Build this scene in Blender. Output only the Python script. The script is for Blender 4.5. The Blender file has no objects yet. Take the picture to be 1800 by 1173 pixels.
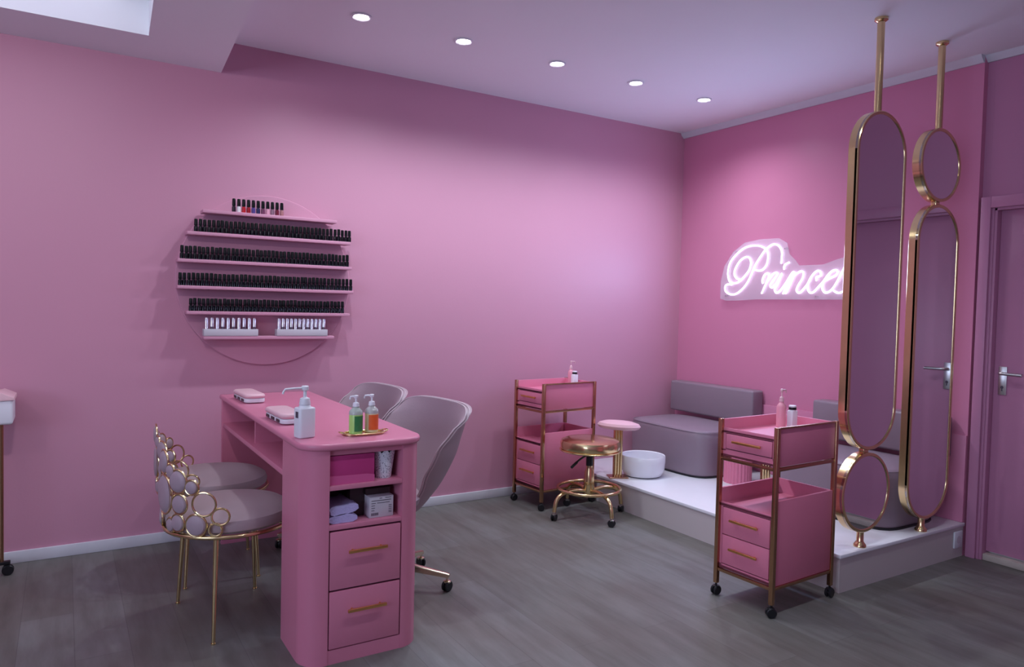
import bpy, bmesh, math, random
from mathutils import Vector, Matrix
random.seed(7)
S = bpy.context.scene
COL = S.collection
PI = math.pi
def R(d): return math.radians(d)

# ------------------------------------------------------------------ camera
cd = bpy.data.cameras.new('camera'); cam = bpy.data.objects.new('camera', cd); COL.objects.link(cam)
cr = Vector((0.850256, -0.525841, 0.023552)); cu = Vector((-0.000839, 0.043392, 0.999058)); cf = Vector((0.526368, 0.849475, -0.036453))
M = Matrix(((cr.x, cu.x, -cf.x, -4.17399), (cr.y, cu.y, -cf.y, -4.21400), (cr.z, cu.z, -cf.z, 1.29939), (0, 0, 0, 1)))
cam.matrix_world = M
cd.sensor_fit = 'HORIZONTAL'; cd.sensor_width = 36.0; cd.lens = 1272.05 / 1800 * 36; cd.clip_start = 0.05; cd.clip_end = 100
S.camera = cam
# ------------------------------------------------------------------ world, lights, exposure
S.view_settings.view_transform = 'Standard'; S.view_settings.look = 'None'; S.view_settings.gamma = 1
S.view_settings.use_curve_mapping = False; S.view_settings.exposure = 0.44
w = bpy.data.worlds.new('world'); S.world = w; w.use_nodes = True
w.node_tree.nodes['Background'].inputs[0].default_value = (0.55, 0.62, 0.85, 1); w.node_tree.nodes['Background'].inputs[1].default_value = 0.5
def area(name, loc, rot, sx, sy, power, col):
    l = bpy.data.lights.new(name, 'AREA'); l.shape = 'RECTANGLE'; l.size = sx; l.size_y = sy; l.energy = power; l.color = col
    o = bpy.data.objects.new(name, l); o.location = loc; o.rotation_euler = rot; COL.objects.link(o); return o
# fill light added behind a made-up window in the left wall, outside the frame
area('added_window_fill', (-7.66, -4.4, 1.65), (R(122), 0, R(-90)), 3.4, 1.4, 78, (0.60, 0.74, 1.0))
SPOT_W, SPOT_COL = 15.0, (0.80, 0.90, 1.0)
NEON_W, NEON_COL = 8.0, (0.42, 0.58, 1.0)
PANEL_W = 0.62

# ------------------------------------------------------------------ materials
MATS = {}
def mat(name, col, rough=0.5, metal=0.0, var=0.04, scale=8.0, bump=0.0, bscale=60.0, spec=0.5, emit=None, es=0.0, trans=0.0, coat=0.0, sheen=0.0, alpha=1.0, ior=1.45):
    if name in MATS: return MATS[name]
    m = bpy.data.materials.new(name); m.use_nodes = True; nt = m.node_tree; b = nt.nodes['Principled BSDF']
    tc = nt.nodes.new('ShaderNodeTexCoord'); nz = nt.nodes.new('ShaderNodeTexNoise'); nz.inputs['Scale'].default_value = scale; nz.inputs['Detail'].default_value = 3
    nt.links.new(tc.outputs['Object'], nz.inputs['Vector'])
    mx = nt.nodes.new('ShaderNodeMix'); mx.data_type = 'RGBA'
    mx.inputs[6].default_value = tuple(c * (1 - var) for c in col) + (1,); mx.inputs[7].default_value = tuple(min(1, c * (1 + var)) for c in col) + (1,)
    nt.links.new(nz.outputs['Fac'], mx.inputs[0]); nt.links.new(mx.outputs[2], b.inputs['Base Color'])
    b.inputs['Roughness'].default_value = rough; b.inputs['Metallic'].default_value = metal; b.inputs['IOR'].default_value = ior
    b.inputs['Specular IOR Level'].default_value = spec
    if trans: b.inputs['Transmission Weight'].default_value = trans
    if coat: b.inputs['Coat Weight'].default_value = coat; b.inputs['Coat Roughness'].default_value = 0.15
    if sheen: b.inputs['Sheen Weight'].default_value = sheen
    if alpha < 1: b.inputs['Alpha'].default_value = alpha
    if emit: b.inputs['Emission Color'].default_value = tuple(emit) + (1,); b.inputs['Emission Strength'].default_value = es
    if bump:
        n2 = nt.nodes.new('ShaderNodeTexNoise'); n2.inputs['Scale'].default_value = bscale; n2.inputs['Detail'].default_value = 4
        bp = nt.nodes.new('ShaderNodeBump'); bp.inputs['Strength'].default_value = bump; bp.inputs['Distance'].default_value = 0.01
        nt.links.new(tc.outputs['Object'], n2.inputs['Vector']); nt.links.new(n2.outputs['Fac'], bp.inputs['Height']); nt.links.new(bp.outputs['Normal'], b.inputs['Normal'])
    MATS[name] = m; return m
PINK = (0.595, 0.285, 0.395)
wall_pink = mat('wall_paint_pink', PINK, 0.42, var=0.03, scale=1.5, bump=0.03, bscale=90)
panel_pink = mat('wall_panel_pink', (0.63, 0.225, 0.365), 0.33, var=0.03, scale=1.5, bump=0.02, bscale=60)
door_pink = mat('door_paint_pink', (0.50, 0.21, 0.345), 0.38, var=0.03, scale=2)
furn_pink = mat('furniture_lacquer_pink', (0.64, 0.21, 0.315), 0.27, var=0.02, scale=3)
cart_pink = mat('cart_lacquer_pink', (0.68, 0.20, 0.31), 0.36, var=0.02, scale=3)
white_paint = mat('ceiling_paint_white', (0.88, 0.90, 0.93), 0.75, var=0.015, scale=2)
trim_white = mat('trim_white', (0.66, 0.66, 0.72), 0.45, var=0.02)
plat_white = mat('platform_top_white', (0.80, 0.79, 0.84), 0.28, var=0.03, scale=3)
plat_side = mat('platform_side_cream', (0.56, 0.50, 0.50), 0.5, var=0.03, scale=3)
gold = mat('polished_gold', (0.78, 0.60, 0.32), 0.20, 1.0, var=0.08, scale=20)
rose = mat('rose_gold_metal', (0.50, 0.29, 0.17), 0.24, 1.0, var=0.08, scale=20)
brass = mat('brushed_brass', (0.78, 0.42, 0.16), 0.34, 1.0, var=0.08, scale=60)
champ = mat('champagne_metal', (0.80, 0.68, 0.50), 0.2, 1.0, var=0.05, scale=20)
steel = mat('satin_steel', (0.62, 0.60, 0.60), 0.3, 1.0, var=0.05, scale=30)
black_pl = mat('black_plastic', (0.010, 0.010, 0.013), 0.35, var=0.1)
black_gl = mat('black_cap_gloss', (0.003, 0.003, 0.004), 0.28, var=0.1, spec=0.25)
dusty = mat('dusty_pink_velvet', (0.42, 0.31, 0.33), 0.72, var=0.06, scale=5, bump=0.05, bscale=200, sheen=0.25)
mauve = mat('mauve_leatherette', (0.42, 0.31, 0.355), 0.45, var=0.04, scale=5, bump=0.06, bscale=120)
lilac = mat('lilac_leatherette', (0.26, 0.195, 0.24), 0.38, var=0.04, scale=5, bump=0.05, bscale=150)
piping_m = mat('piping_pale', (0.55, 0.44, 0.48), 0.5)
white_pl = mat('white_plastic', (0.80, 0.80, 0.86), 0.32, var=0.02)
pale_pink = mat('pale_pink_plastic', (0.78, 0.50, 0.55), 0.35, var=0.03)
pad_pink = mat('pale_pink_pad', (0.78, 0.47, 0.54), 0.42, var=0.03)
bottle_pink = mat('pink_bottle_plastic', (0.80, 0.33, 0.42), 0.3, var=0.03)
ceramic = mat('white_ceramic', (0.80, 0.80, 0.86), 0.15, var=0.01)
magenta = mat('magenta_card', (0.50, 0.045, 0.20), 0.4, var=0.05, scale=3)
magenta2 = mat('magenta_card_light', (0.66, 0.11, 0.30), 0.4, var=0.05, scale=3)
lav = mat('lavender_towel', (0.48, 0.42, 0.72), 0.9, var=0.15, scale=30, bump=0.3, bscale=150)
dark_bag = mat('dark_brown_plastic', (0.045, 0.025, 0.03), 0.35, var=0.3, scale=12)
card_grey = mat('printed_card_pale', (0.55, 0.50, 0.56), 0.6, var=0.05)
ink = mat('dark_ink', (0.09, 0.07, 0.10), 0.6)
green_s = mat('green_soap', (0.40, 0.68, 0.18), 0.25, var=0.05)
green_l = mat('dark_green_label', (0.04, 0.22, 0.07), 0.4, var=0.25, scale=60)
cream_s = mat('cream_soap', (0.75, 0.60, 0.36), 0.25, var=0.05)
orange_l = mat('orange_label', (0.78, 0.13, 0.03), 0.4, var=0.1, scale=60)
clear_pl = mat('clear_plastic', (0.80, 0.82, 0.85), 0.12, var=0.02, trans=0.5)
gap_shade = mat('gap_shade_dark', (0.10, 0.02, 0.05), 0.7)  # dark colour standing in for shade in the drawer gaps
mirror_m = mat('mirror_glass', (0.80, 0.78, 0.80), 0.03, 1.0, var=0.005)
bulb = mat('downlight_lens', (1, 1, 1), 0.5, emit=(1, 0.97, 1), es=14)
neon_m = mat('neon_tube_glow', (1, 1, 1), 0.5, emit=(0.82, 0.80, 1.0), es=2.3)
glowpan = mat('lit_ceiling_panel', (0.8, 0.8, 0.8), 0.6, emit=(0.80, 0.80, 1.0), es=PANEL_W)

def floor_mat():
    m = bpy.data.materials.new('vinyl_plank_floor'); m.use_nodes = True; nt = m.node_tree; N = nt.nodes; L = nt.links; b = N['Principled BSDF']
    tc = N.new('ShaderNodeTexCoord'); mp = N.new('ShaderNodeMapping'); mp.inputs['Rotation'].default_value = (0, 0, R(90)); L.new(tc.outputs['Object'], mp.inputs['Vector'])
    br = N.new('ShaderNodeTexBrick'); br.inputs['Scale'].default_value = 1.0; br.inputs['Brick Width'].default_value = 1.25; br.inputs['Row Height'].default_value = 0.18
    br.inputs['Mortar Size'].default_value = 0.0012; br.inputs['Mortar Smooth'].default_value = 0.3; br.offset = 0.37
    br.inputs['Color1'].default_value = (0.175, 0.170, 0.155, 1); br.inputs['Color2'].default_value = (0.215, 0.215, 0.205, 1); br.inputs['Mortar'].default_value = (0.13, 0.125, 0.12, 1)
    L.new(mp.outputs['Vector'], br.inputs['Vector'])
    m2 = N.new('ShaderNodeMapping'); m2.inputs['Scale'].default_value = (6, 0.9, 1); L.new(tc.outputs['Object'], m2.inputs['Vector'])
    nz = N.new('ShaderNodeTexNoise'); nz.inputs['Scale'].default_value = 2.2; nz.inputs['Detail'].default_value = 6; nz.inputs['Roughness'].default_value = 0.6; L.new(m2.outputs['Vector'], nz.inputs['Vector'])
    rp = N.new('ShaderNodeValToRGB'); rp.color_ramp.elements[0].position = 0.32; rp.color_ramp.elements[0].color = (0.66, 0.63, 0.62, 1); rp.color_ramp.elements[1].position = 0.68; rp.color_ramp.elements[1].color = (0.98, 0.98, 1.0, 1)
    L.new(nz.outputs['Fac'], rp.inputs['Fac'])
    n3 = N.new('ShaderNodeTexNoise'); n3.inputs['Scale'].default_value = 1.7; n3.inputs['Detail'].default_value = 3; L.new(tc.outputs['Object'], n3.inputs['Vector'])
    r3 = N.new('ShaderNodeValToRGB'); r3.color_ramp.elements[0].position = 0.35; r3.color_ramp.elements[0].color = (0.86, 0.79, 0.76, 1); r3.color_ramp.elements[1].position = 0.65; r3.color_ramp.elements[1].color = (1.0, 1.03, 1.04, 1); L.new(n3.outputs['Fac'], r3.inputs['Fac'])
    a = N.new('ShaderNodeMix'); a.data_type = 'RGBA'; a.blend_type = 'MULTIPLY'; a.inputs[0].default_value = 1; L.new(br.outputs['Color'], a.inputs[6]); L.new(rp.outputs['Color'], a.inputs[7])
    c = N.new('ShaderNodeMix'); c.data_type = 'RGBA'; c.blend_type = 'MULTIPLY'; c.inputs[0].default_value = 1; L.new(a.outputs[2], c.inputs[6]); L.new(r3.outputs['Color'], c.inputs[7])
    L.new(c.outputs[2], b.inputs['Base Color']); b.inputs['Roughness'].default_value = 0.48
    bp = N.new('ShaderNodeBump'); bp.inputs['Strength'].default_value = 0.15; bp.inputs['Distance'].default_value = 0.004; L.new(nz.outputs['Fac'], bp.inputs['Height']); L.new(bp.outputs['Normal'], b.inputs['Normal'])
    return m
def lace_mat():
    m = bpy.data.materials.new('white_lace_enamel'); m.use_nodes = True; nt = m.node_tree; N = nt.nodes; L = nt.links; b = N['Principled BSDF']
    tc = N.new('ShaderNodeTexCoord'); v = N.new('ShaderNodeTexVoronoi'); v.inputs['Scale'].default_value = 170; L.new(tc.outputs['Object'], v.inputs['Vector'])
    rp = N.new('ShaderNodeValToRGB'); rp.color_ramp.elements[0].position = 0.30; rp.color_ramp.elements[0].color = (0.30, 0.28, 0.36, 1); rp.color_ramp.elements[1].position = 0.42; rp.color_ramp.elements[1].color = (0.74, 0.73, 0.80, 1)
    L.new(v.outputs['Distance'], rp.inputs['Fac']); L.new(rp.outputs['Color'], b.inputs['Base Color']); b.inputs['Roughness'].default_value = 0.5
    return m
def acrylic_mat():
    m = bpy.data.materials.new('clear_acrylic'); m.use_nodes = True; nt = m.node_tree; N = nt.nodes; L = nt.links; out = N['Material Output']; N.remove(N['Principled BSDF'])
    t = N.new('ShaderNodeBsdfTransparent'); d = N.new('ShaderNodeBsdfDiffuse'); d.inputs[0].default_value = (0.85, 0.85, 0.95, 1); g = N.new('ShaderNodeBsdfGlossy'); g.inputs['Roughness'].default_value = 0.1
    nz = N.new('ShaderNodeTexNoise'); nz.inputs['Scale'].default_value = 30
    mr = N.new('ShaderNodeMapRange'); mr.inputs[3].default_value = 0.20; mr.inputs[4].default_value = 0.26; L.new(nz.outputs['Fac'], mr.inputs[0])
    a = N.new('ShaderNodeMixShader'); L.new(mr.outputs[0], a.inputs[0]); L.new(t.outputs[0], a.inputs[1]); L.new(d.outputs[0], a.inputs[2])
    c = N.new('ShaderNodeMixShader'); c.inputs[0].default_value = 0.04; L.new(a.outputs[0], c.inputs[1]); L.new(g.outputs[0], c.inputs[2]); L.new(c.outputs[0], out.inputs[0])
    return m

# ------------------------------------------------------------------ mesh helpers
class G:
    def __init__(s): s.bm = bmesh.new()
    def _merge(s, t, mx=None):
        if mx is not None: t.transform(mx)
        me = bpy.data.meshes.new('tmp'); t.to_mesh(me); t.free(); s.bm.from_mesh(me); bpy.data.meshes.remove(me); return s
    def box(s, x0, x1, y0, y1, z0, z1, bev=0.0, seg=2, mx=None):
        t = bmesh.new(); bmesh.ops.create_cube(t, size=1)
        for v in t.verts: v.co = Vector((x0 + (v.co.x + .5) * (x1 - x0), y0 + (v.co.y + .5) * (y1 - y0), z0 + (v.co.z + .5) * (z1 - z0)))
        if bev: bmesh.ops.bevel(t, geom=list(t.edges), offset=bev, segments=seg, affect='EDGES', profile=0.5)
        return s._merge(t, mx)
    def prism(s, poly, z0, z1, bev=0.0, seg=2, mx=None):
        t = bmesh.new(); a = [t.verts.new((x, y, z0)) for x, y in poly]; b = [t.verts.new((x, y, z1)) for x, y in poly]; n = len(poly)
        t.faces.new(a[::-1]); t.faces.new(b)
        for i in range(n): t.faces.new((a[i], a[(i + 1) % n], b[(i + 1) % n], b[i]))
        bmesh.ops.recalc_face_normals(t, faces=t.faces)
        if bev:
            es = [e for e in t.edges if abs(e.verts[0].co.z - e.verts[1].co.z) < 1e-6]
            bmesh.ops.bevel(t, geom=es, offset=bev, segments=seg, affect='EDGES', profile=0.5)
        return s._merge(t, mx)
    def lathe(s, prof, c=(0, 0, 0), seg=32, mx=None, axis=None):
        t = bmesh.new(); rings = []
        for r, z in prof:
            if r < 1e-6: rings.append([t.verts.new((0, 0, z))])
            else: rings.append([t.verts.new((r * math.cos(2 * PI * i / seg), r * math.sin(2 * PI * i / seg), z)) for i in range(seg)])
        for a, b in zip(rings, rings[1:]):
            for i in range(seg):
                j = (i + 1) % seg
                if len(a) == 1 and len(b) == 1: continue
                if len(a) == 1: t.faces.new((a[0], b[j], b[i]))
                elif len(b) == 1: t.faces.new((a[i], a[j], b[0]))
                else: t.faces.new((a[i], a[j], b[j], b[i]))
        if len(rings[0]) > 1: t.faces.new(rings[0][::-1])
        if len(rings[-1]) > 1: t.faces.new(rings[-1])
        bmesh.ops.recalc_face_normals(t, faces=t.faces)
        m = Matrix.Translation(Vector(c))
        if axis is not None: m = m @ Vector((0, 0, 1)).rotation_difference(Vector(axis)).to_matrix().to_4x4()
        if mx is not None: m = mx @ m
        return s._merge(t, m)
    def cyl(s, p0, p1, r, seg=16, r2=None, bev=0.0, mx=None):
        p0, p1 = Vector(p0), Vector(p1); d = (p1 - p0); L = d.length; r2 = r if r2 is None else r2
        pr = [(r, 0), (r2, L)] if not bev else [(r - bev, 0), (r, bev), (r2, L - bev), (r2 - bev, L)]
        return s.lathe(pr, p0, seg, mx=mx, axis=d.normalized())
    def tube(s, pts, r, closed=False, seg=10, smooth=0, mx=None):
        P = [Vector(p) for p in pts]
        if smooth: P = spline(P, smooth, closed)
        n = len(P); t = bmesh.new(); rings = []; up = None
        for i in range(n):
            if closed: d = P[(i + 1) % n] - P[i - 1]
            else: d = P[min(i + 1, n - 1)] - P[max(i - 1, 0)]
            d.normalize()
            if up is None: up = d.orthogonal().normalized()
            else:
                up = up - d * up.dot(d); up = up.normalized() if up.length > 1e-6 else d.orthogonal().normalized()
            sd = d.cross(up); rr = r[i] if isinstance(r, (list, tuple)) else r
            rings.append([t.verts.new(P[i] + (up * math.cos(2 * PI * k / seg) + sd * math.sin(2 * PI * k / seg)) * rr) for k in range(seg)])
        m = n if closed else n - 1
        for i in range(m):
            a, b = rings[i], rings[(i + 1) % n]; off = 0
            if closed and i == n - 1:
                off = min(range(seg), key=lambda o: (a[0].co - b[o].co).length)
            for k in range(seg):
                try: t.faces.new((a[k], a[(k + 1) % seg], b[(k + 1 + off) % seg], b[(k + off) % seg]))
                except ValueError: pass
        if not closed: t.faces.new(rings[0][::-1]); t.faces.new(rings[-1])
        bmesh.ops.recalc_face_normals(t, faces=t.faces)
        return s._merge(t, mx)
    def grid(s, f, nu, nv, thick=0.0, closed_u=False, mx=None):
        t = bmesh.new(); V = [[t.verts.new(f(i / nu, j / nv)) for i in range(nu + 1)] for j in range(nv + 1)]
        for j in range(nv):
            for i in range(nu): t.faces.new((V[j][i], V[j][i + 1], V[j + 1][i + 1], V[j + 1][i]))
        if closed_u: bmesh.ops.remove_doubles(t, verts=t.verts, dist=1e-5)
        bmesh.ops.recalc_face_normals(t, faces=t.faces)
        if thick: bmesh.ops.solidify(t, geom=list(t.faces), thickness=thick)
        return s._merge(t, mx)
    def done(s, name, m, parent=None, ang=38):
        for f in s.bm.faces: f.smooth = True
        for e in s.bm.edges:
            if len(e.link_faces) == 2 and e.calc_face_angle(0) > R(ang): e.smooth = False
        me = bpy.data.meshes.new(name); s.bm.to_mesh(me); s.bm.free(); me.materials.append(m)
        o = bpy.data.objects.new(name, me); COL.objects.link(o); o.parent = parent; return o
def spline(P, k, closed=False):
    out = []; n = len(P)
    for i in range(n if closed else n - 1):
        if closed: a, b, c, d = P[i - 1], P[i], P[(i + 1) % n], P[(i + 2) % n]
        else: a, b, c, d = P[max(i - 1, 0)], P[i], P[i + 1], P[min(i + 2, n - 1)]
        for j in range(k):
            t = j / k
            out.append(0.5 * ((2 * b) + (c - a) * t + (2 * a - 5 * b + 4 * c - d) * t * t + (3 * b - a - 3 * c + d) * t ** 3))
    if not closed: out.append(P[-1])
    return out
def rrect(x0, x1, y0, y1, r, seg=6):
    rs = r if isinstance(r, (list, tuple)) else (r,) * 4; P = []
    for (cx, cy, a0), q in zip(((x1, y1, 0), (x0, y1, 90), (x0, y0, 180), (x1, y0, 270)), rs):
        sx = -1 if cx == x1 else 1; sy = -1 if cy == y1 else 1
        if q <= 0: P.append((cx, cy)); continue
        for k in range(seg + 1):
            a = R(a0 + 90 * k / seg); P.append((cx + sx * q + q * math.cos(a), cy + sy * q + q * math.sin(a)))
    return P
def thing(name, label, cat, loc=(0, 0, 0), rz=0.0, group=None):
    o = bpy.data.objects.new(name, None); COL.objects.link(o); o.empty_display_size = 0.05
    o.location = loc; o.rotation_euler = (0, 0, rz); return tag(o, label, cat, group)
def tag(o, label, cat, group=None):
    o['label'] = label; o['category'] = cat
    if group: o['group'] = group
    return o
def struct(o): o['kind'] = 'structure'; return o
def plain(name, m, x0, x1, y0, y1, z0, z1, bev=0.0): return struct(G().box(x0, x1, y0, y1, z0, z1, bev).done(name, m))
def copy_tree(o, parent=None):
    c = o.copy(); COL.objects.link(c); c.parent = parent
    for ch in o.children: copy_tree(ch, c)
    return c

# ------------------------------------------------------------------ the room
H = 2.7
X0, Y0 = -7.6, -7.4
plain('floor', floor_mat(), X0 - .1, 0.2, Y0 - .1, 0.1, -0.1, 0)
plain('wall_back', wall_pink, X0 - .1, 0.2, 0, 0.12, 0, H + .1)
g = G(); g.box(X0 - .12, X0, Y0, -6.1, 0, H); g.box(X0 - .12, X0, -2.7, 0, 0, H); g.box(X0 - .12, X0, -6.1, -2.7, 0, .95); g.box(X0 - .12, X0, -6.1, -2.7, 2.35, H)
struct(g.done('wall_left', wall_pink))
g = G(); g.box(0, .16, -2.2, 0, 0, H)
struct(g.done('wall_right', panel_pink))
g = G(); g.box(.04, .16, -2.235, -2.2, 0, H); g.box(.04, .16, Y0, -3.27, 0, H); g.box(.0405, .16, -3.27, -2.235, 1.92, H)
struct(g.done('wall_right_recessed', door_pink))
# lower wainscot panel of the bench wall
plain('trim_wainscot', panel_pink, -.014, 0, -2.2, 0, .183, .66, .003)
plain('wall_front', wall_pink, X0, .2, Y0 - .12, Y0, 0, H)
g = G()
for y in (-6.08, -4.97, -3.83, -2.72): g.box(X0 - .05, X0 - .01, y - .025, y + .025, .95, 2.35)
g.box(X0 - .05, X0 - .01, -6.1, -2.7, .95, 1.0); g.box(X0 - .05, X0 - .01, -6.1, -2.7, 2.3, 2.35)
struct(g.done('window_added_1', trim_white))  # unseen window, added to go with the side fill light
plain('ceiling', white_paint, X0 - .1, .2, Y0 - .1, .1, H, H + .1)
# dropped soffit with lit recess (upper left)
g = G()
g.prism([(-3.452, 0), (-3.60, -2.6), (-3.95, -2.6), (-3.838, -.38), (-6.6, -.36), (-6.6, 0)], 2.53, H)
g.prism([(-6.6, 0), (X0, 0), (X0, -2.6), (-6.6, -2.6)], 2.53, H)
g.prism([(-3.60, -2.6), (-3.62, -3.0), (X0, -3.0), (X0, -2.6)], 2.53, H)
struct(g.done('ceiling_soffit', white_paint))
plain('ceiling_light_panel', glowpan, -6.58, -3.96, -2.58, -.42, 2.675, 2.695)
# cornice on the right wall
g = G(); g.prism([(0, 2.662), (-.012, 2.662), (-.02, 2.672), (-.034, 2.685), (-.04, 2.7), (0, 2.7)], 0, 2.2, mx=Matrix(((1, 0, 0, 0), (0, 0, -1, 0), (0, 1, 0, 0), (0, 0, 0, 1))))
g.prism([(.04, 2.668), (.028, 2.668), (.02, 2.678), (.006, 2.69), (.0, 2.7), (.04, 2.7)], 2.2, 7.3, mx=Matrix(((1, 0, 0, 0), (0, 0, -1, 0), (0, 1, 0, 0), (0, 0, 0, 1))))
struct(g.done('trim_1', trim_white))
g = G(); g.box(X0, -1.1, -.014, 0, 0, .058, .003); struct(g.done('baseboard_back', trim_white))
# door in the recessed wall
d = G().box(.062, .10, -3.17, -2.288, .045, 1.885, .003).done('door_1', door_pink); struct(d)
g = G(); g.box(.0, .05, -2.262, -2.212, 0, 1.945, .004); g.box(.0, .05, -3.27, -3.2, 0, 1.945, .004); g.box(.001, .05, -3.2005, -2.2615, 1.885, 1.945, .003)
g.box(.02, .11, -2.288, -2.262, 0, 1.885, .002); g.box(.02, .11, -3.2, -3.17, 0, 1.885, .002); g.box(.02, .11, -3.2, -2.262, 1.872, 1.885)
g.box(.014, .03, -2.275, -2.262, 0, 1.885, .002)
g.done('door_frame', door_pink, d)
g = G(); g.box(.03, .14, -3.17, -2.288, 0, .035, .003); g.done('threshold', mat('threshold_pale_wood', (.50, .42, .38), .5, var=.15, scale=20), d)
g = G(); g.box(.056, .062, -2.352, -2.312, .895, 1.045, .002); h = g.done('handle_plate', steel, d); h['label'] = 'narrow satin steel handle plate'
g = G(); g.tube([(.058, -2.332, 1.01), (.03, -2.332, 1.01), (.018, -2.345, 1.01), (.018, -2.44, 1.008)], .0085, seg=10, smooth=4); g.done('handle_lever', steel, h)
g = G(); g.cyl((.0575, -2.332, .935), (.055, -2.332, .935), .008, 12); g.box(.0545, .057, -2.335, -2.329, .915, .935); g.done('keyhole', ink, h)

# platform
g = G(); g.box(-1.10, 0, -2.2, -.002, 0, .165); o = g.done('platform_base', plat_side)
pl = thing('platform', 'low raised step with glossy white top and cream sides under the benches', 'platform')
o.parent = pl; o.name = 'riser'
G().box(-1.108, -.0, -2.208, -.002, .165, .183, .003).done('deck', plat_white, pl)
s_ = thing('wall_socket', 'white electrical socket on the end face of the platform', 'socket', (-.062, -2.2, .10))
G().box(-.04, .04, -.010, 0, -.045, .045, .004).done('cover_plate', trim_white, s_)
g = G(); g.cyl((0, -.0105, 0), (0, -.008, 0), .02, 20); g.done('socket_inset', card_grey, s_)

# downlights
spots = [(-2.942, -.762), (-2.38, -.765), (-1.776, -.765), (-1.18, -.762), (-.582, -.755)]
PLC = ['first ceiling downlight beside the white soffit', 'round ceiling downlight, second from the white soffit', 'middle downlight of the row of five', 'round ceiling downlight, second from the corner', 'small ceiling downlight nearest the room corner']
def spotlamp(x, y, parent=None, k=1.0, aim=None, col=None):
    l = bpy.data.lights.new('downlight_lamp', 'SPOT'); l.energy = SPOT_W * k; l.color = SPOT_COL; l.spot_size = R(150 if y > -1 else 124); l.spot_blend = 0.8; l.shadow_soft_size = 0.035
    if col: l.color = col
    o = bpy.data.objects.new('downlight_lamp', l); COL.objects.link(o); o.location = (0, 0, -.022); o.parent = parent
    if aim: o.rotation_euler = Vector(aim).to_track_quat('-Z', 'Y').to_euler(); l.spot_size = R(72)
def downlight(x, y, lab, grp, z=H, k=None, aim=None, col=None):
    t = thing('downlight', lab, 'ceiling light', (x, y, z), 0, grp)
    g = G(); g.lathe([(.046, -.0), (.05, -.002), (.05, -.006), (.043, -.008), (.036, -.004), (.036, 0)], seg=28); g.done('trim_ring', white_pl, t)
    g = G(); g.lathe([(0, -.004), (.034, -.004), (.036, -.001)], seg=24); g.done('lens', bulb, t)
    spotlamp(x, y, t, k or (1.75 if y > -1 else .9), aim, col)
for (x, y), lab in zip(spots, PLC): downlight(x, y, lab, 'ceiling downlights in a row')
for x in (-3.1, -2.5, -1.9, -1.3): downlight(x, -2.75, 'recessed ceiling downlight above the middle of the room', 'ceiling downlights over the room')
for x in (-4.2, -5.6): downlight(x, -2.8, 'added unseen downlight in the soffit aimed at the pink wall', 'added wall washing downlights in the soffit', 2.53, 2.15, (0, 1.0, -.28), (1.0, 0.88, 0.92))  # unseen lamps added to brighten the left part of the back wall
for x in (-1.6, -3.4, -5.2): downlight(x, -5.2, 'recessed ceiling downlight above the front of the room', 'ceiling downlights at the front')

# ------------------------------------------------------------------ neon sign
STROKES = [[(-0.64, 1.535), (-0.61, 1.542), (-0.586, 1.569), (-0.586, 1.6), (-0.606, 1.638), (-0.638, 1.675), (-0.685, 1.696), (-0.719, 1.683), (-0.73, 1.645), (-0.718, 1.604), (-0.686, 1.567), (-0.64, 1.528), (-0.592, 1.509), (-0.547, 1.52), (-0.528, 1.555), (-0.524, 1.602), (-0.546, 1.667), (-0.607, 1.726), (-0.678, 1.764), (-0.757, 1.773), (-0.822, 1.76), (-0.864, 1.732), (-0.874, 1.691), (-0.868, 1.64), (-0.838, 1.604), (-0.802, 1.594), (-0.767, 1.602)], [(-0.986, 1.637), (-0.987, 1.667), (-0.988, 1.714), (-0.966, 1.753), (-0.928, 1.772), (-0.889, 1.763), (-0.846, 1.733), (-0.807, 1.686), (-0.772, 1.639), (-0.742, 1.58), (-0.703, 1.51), (-0.653, 1.461), (-0.601, 1.432), (-0.551, 1.43), (-0.51, 1.45), (-0.502, 1.485), (-0.523, 1.503), (-0.563, 1.499)], [(-0.838, 1.504), (-0.836, 1.533), (-0.853, 1.566), (-0.879, 1.575), (-0.887, 1.558), (-0.869, 1.511), (-0.832, 1.435)], [(-0.848, 1.467), (-0.877, 1.522), (-0.92, 1.568), (-0.95, 1.577), (-0.959, 1.564)], [(-0.955, 1.56), (-0.917, 1.517), (-0.901, 1.488), (-0.919, 1.475), (-0.949, 1.502), (-0.993, 1.57), (-0.962, 1.505), (-0.94, 1.462), (-0.956, 1.438), (-0.981, 1.451), (-1.022, 1.497), (-1.074, 1.571), (-1.09, 1.571), (-1.076, 1.529), (-1.029, 1.433)], [(-1.009, 1.596), (-1.014, 1.627), (-1.048, 1.643)], [(-1.008, 1.432), (-1.041, 1.491), (-1.086, 1.548), (-1.122, 1.573), (-1.148, 1.581), (-1.162, 1.566), (-1.154, 1.529), (-1.126, 1.489), (-1.114, 1.455), (-1.135, 1.437), (-1.164, 1.46), (-1.195, 1.494), (-1.213, 1.522)], [(-1.262, 1.516), (-1.258, 1.538), (-1.277, 1.544), (-1.292, 1.552), (-1.285, 1.574), (-1.266, 1.58), (-1.238, 1.561), (-1.213, 1.528), (-1.197, 1.489), (-1.203, 1.454), (-1.224, 1.437), (-1.249, 1.448), (-1.28, 1.479), (-1.316, 1.512), (-1.359, 1.531), (-1.398, 1.549), (-1.409, 1.568), (-1.396, 1.582), (-1.366, 1.572), (-1.331, 1.537), (-1.307, 1.498), (-1.306, 1.465), (-1.325, 1.439), (-1.356, 1.445), (-1.386, 1.472), (-1.414, 1.518), (-1.442, 1.572), (-1.472, 1.62), (-1.468, 1.588), (-1.464, 1.55), (-1.471, 1.512), (-1.47, 1.471), (-1.453, 1.447), (-1.418, 1.436), (-1.387, 1.45)]]
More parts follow.
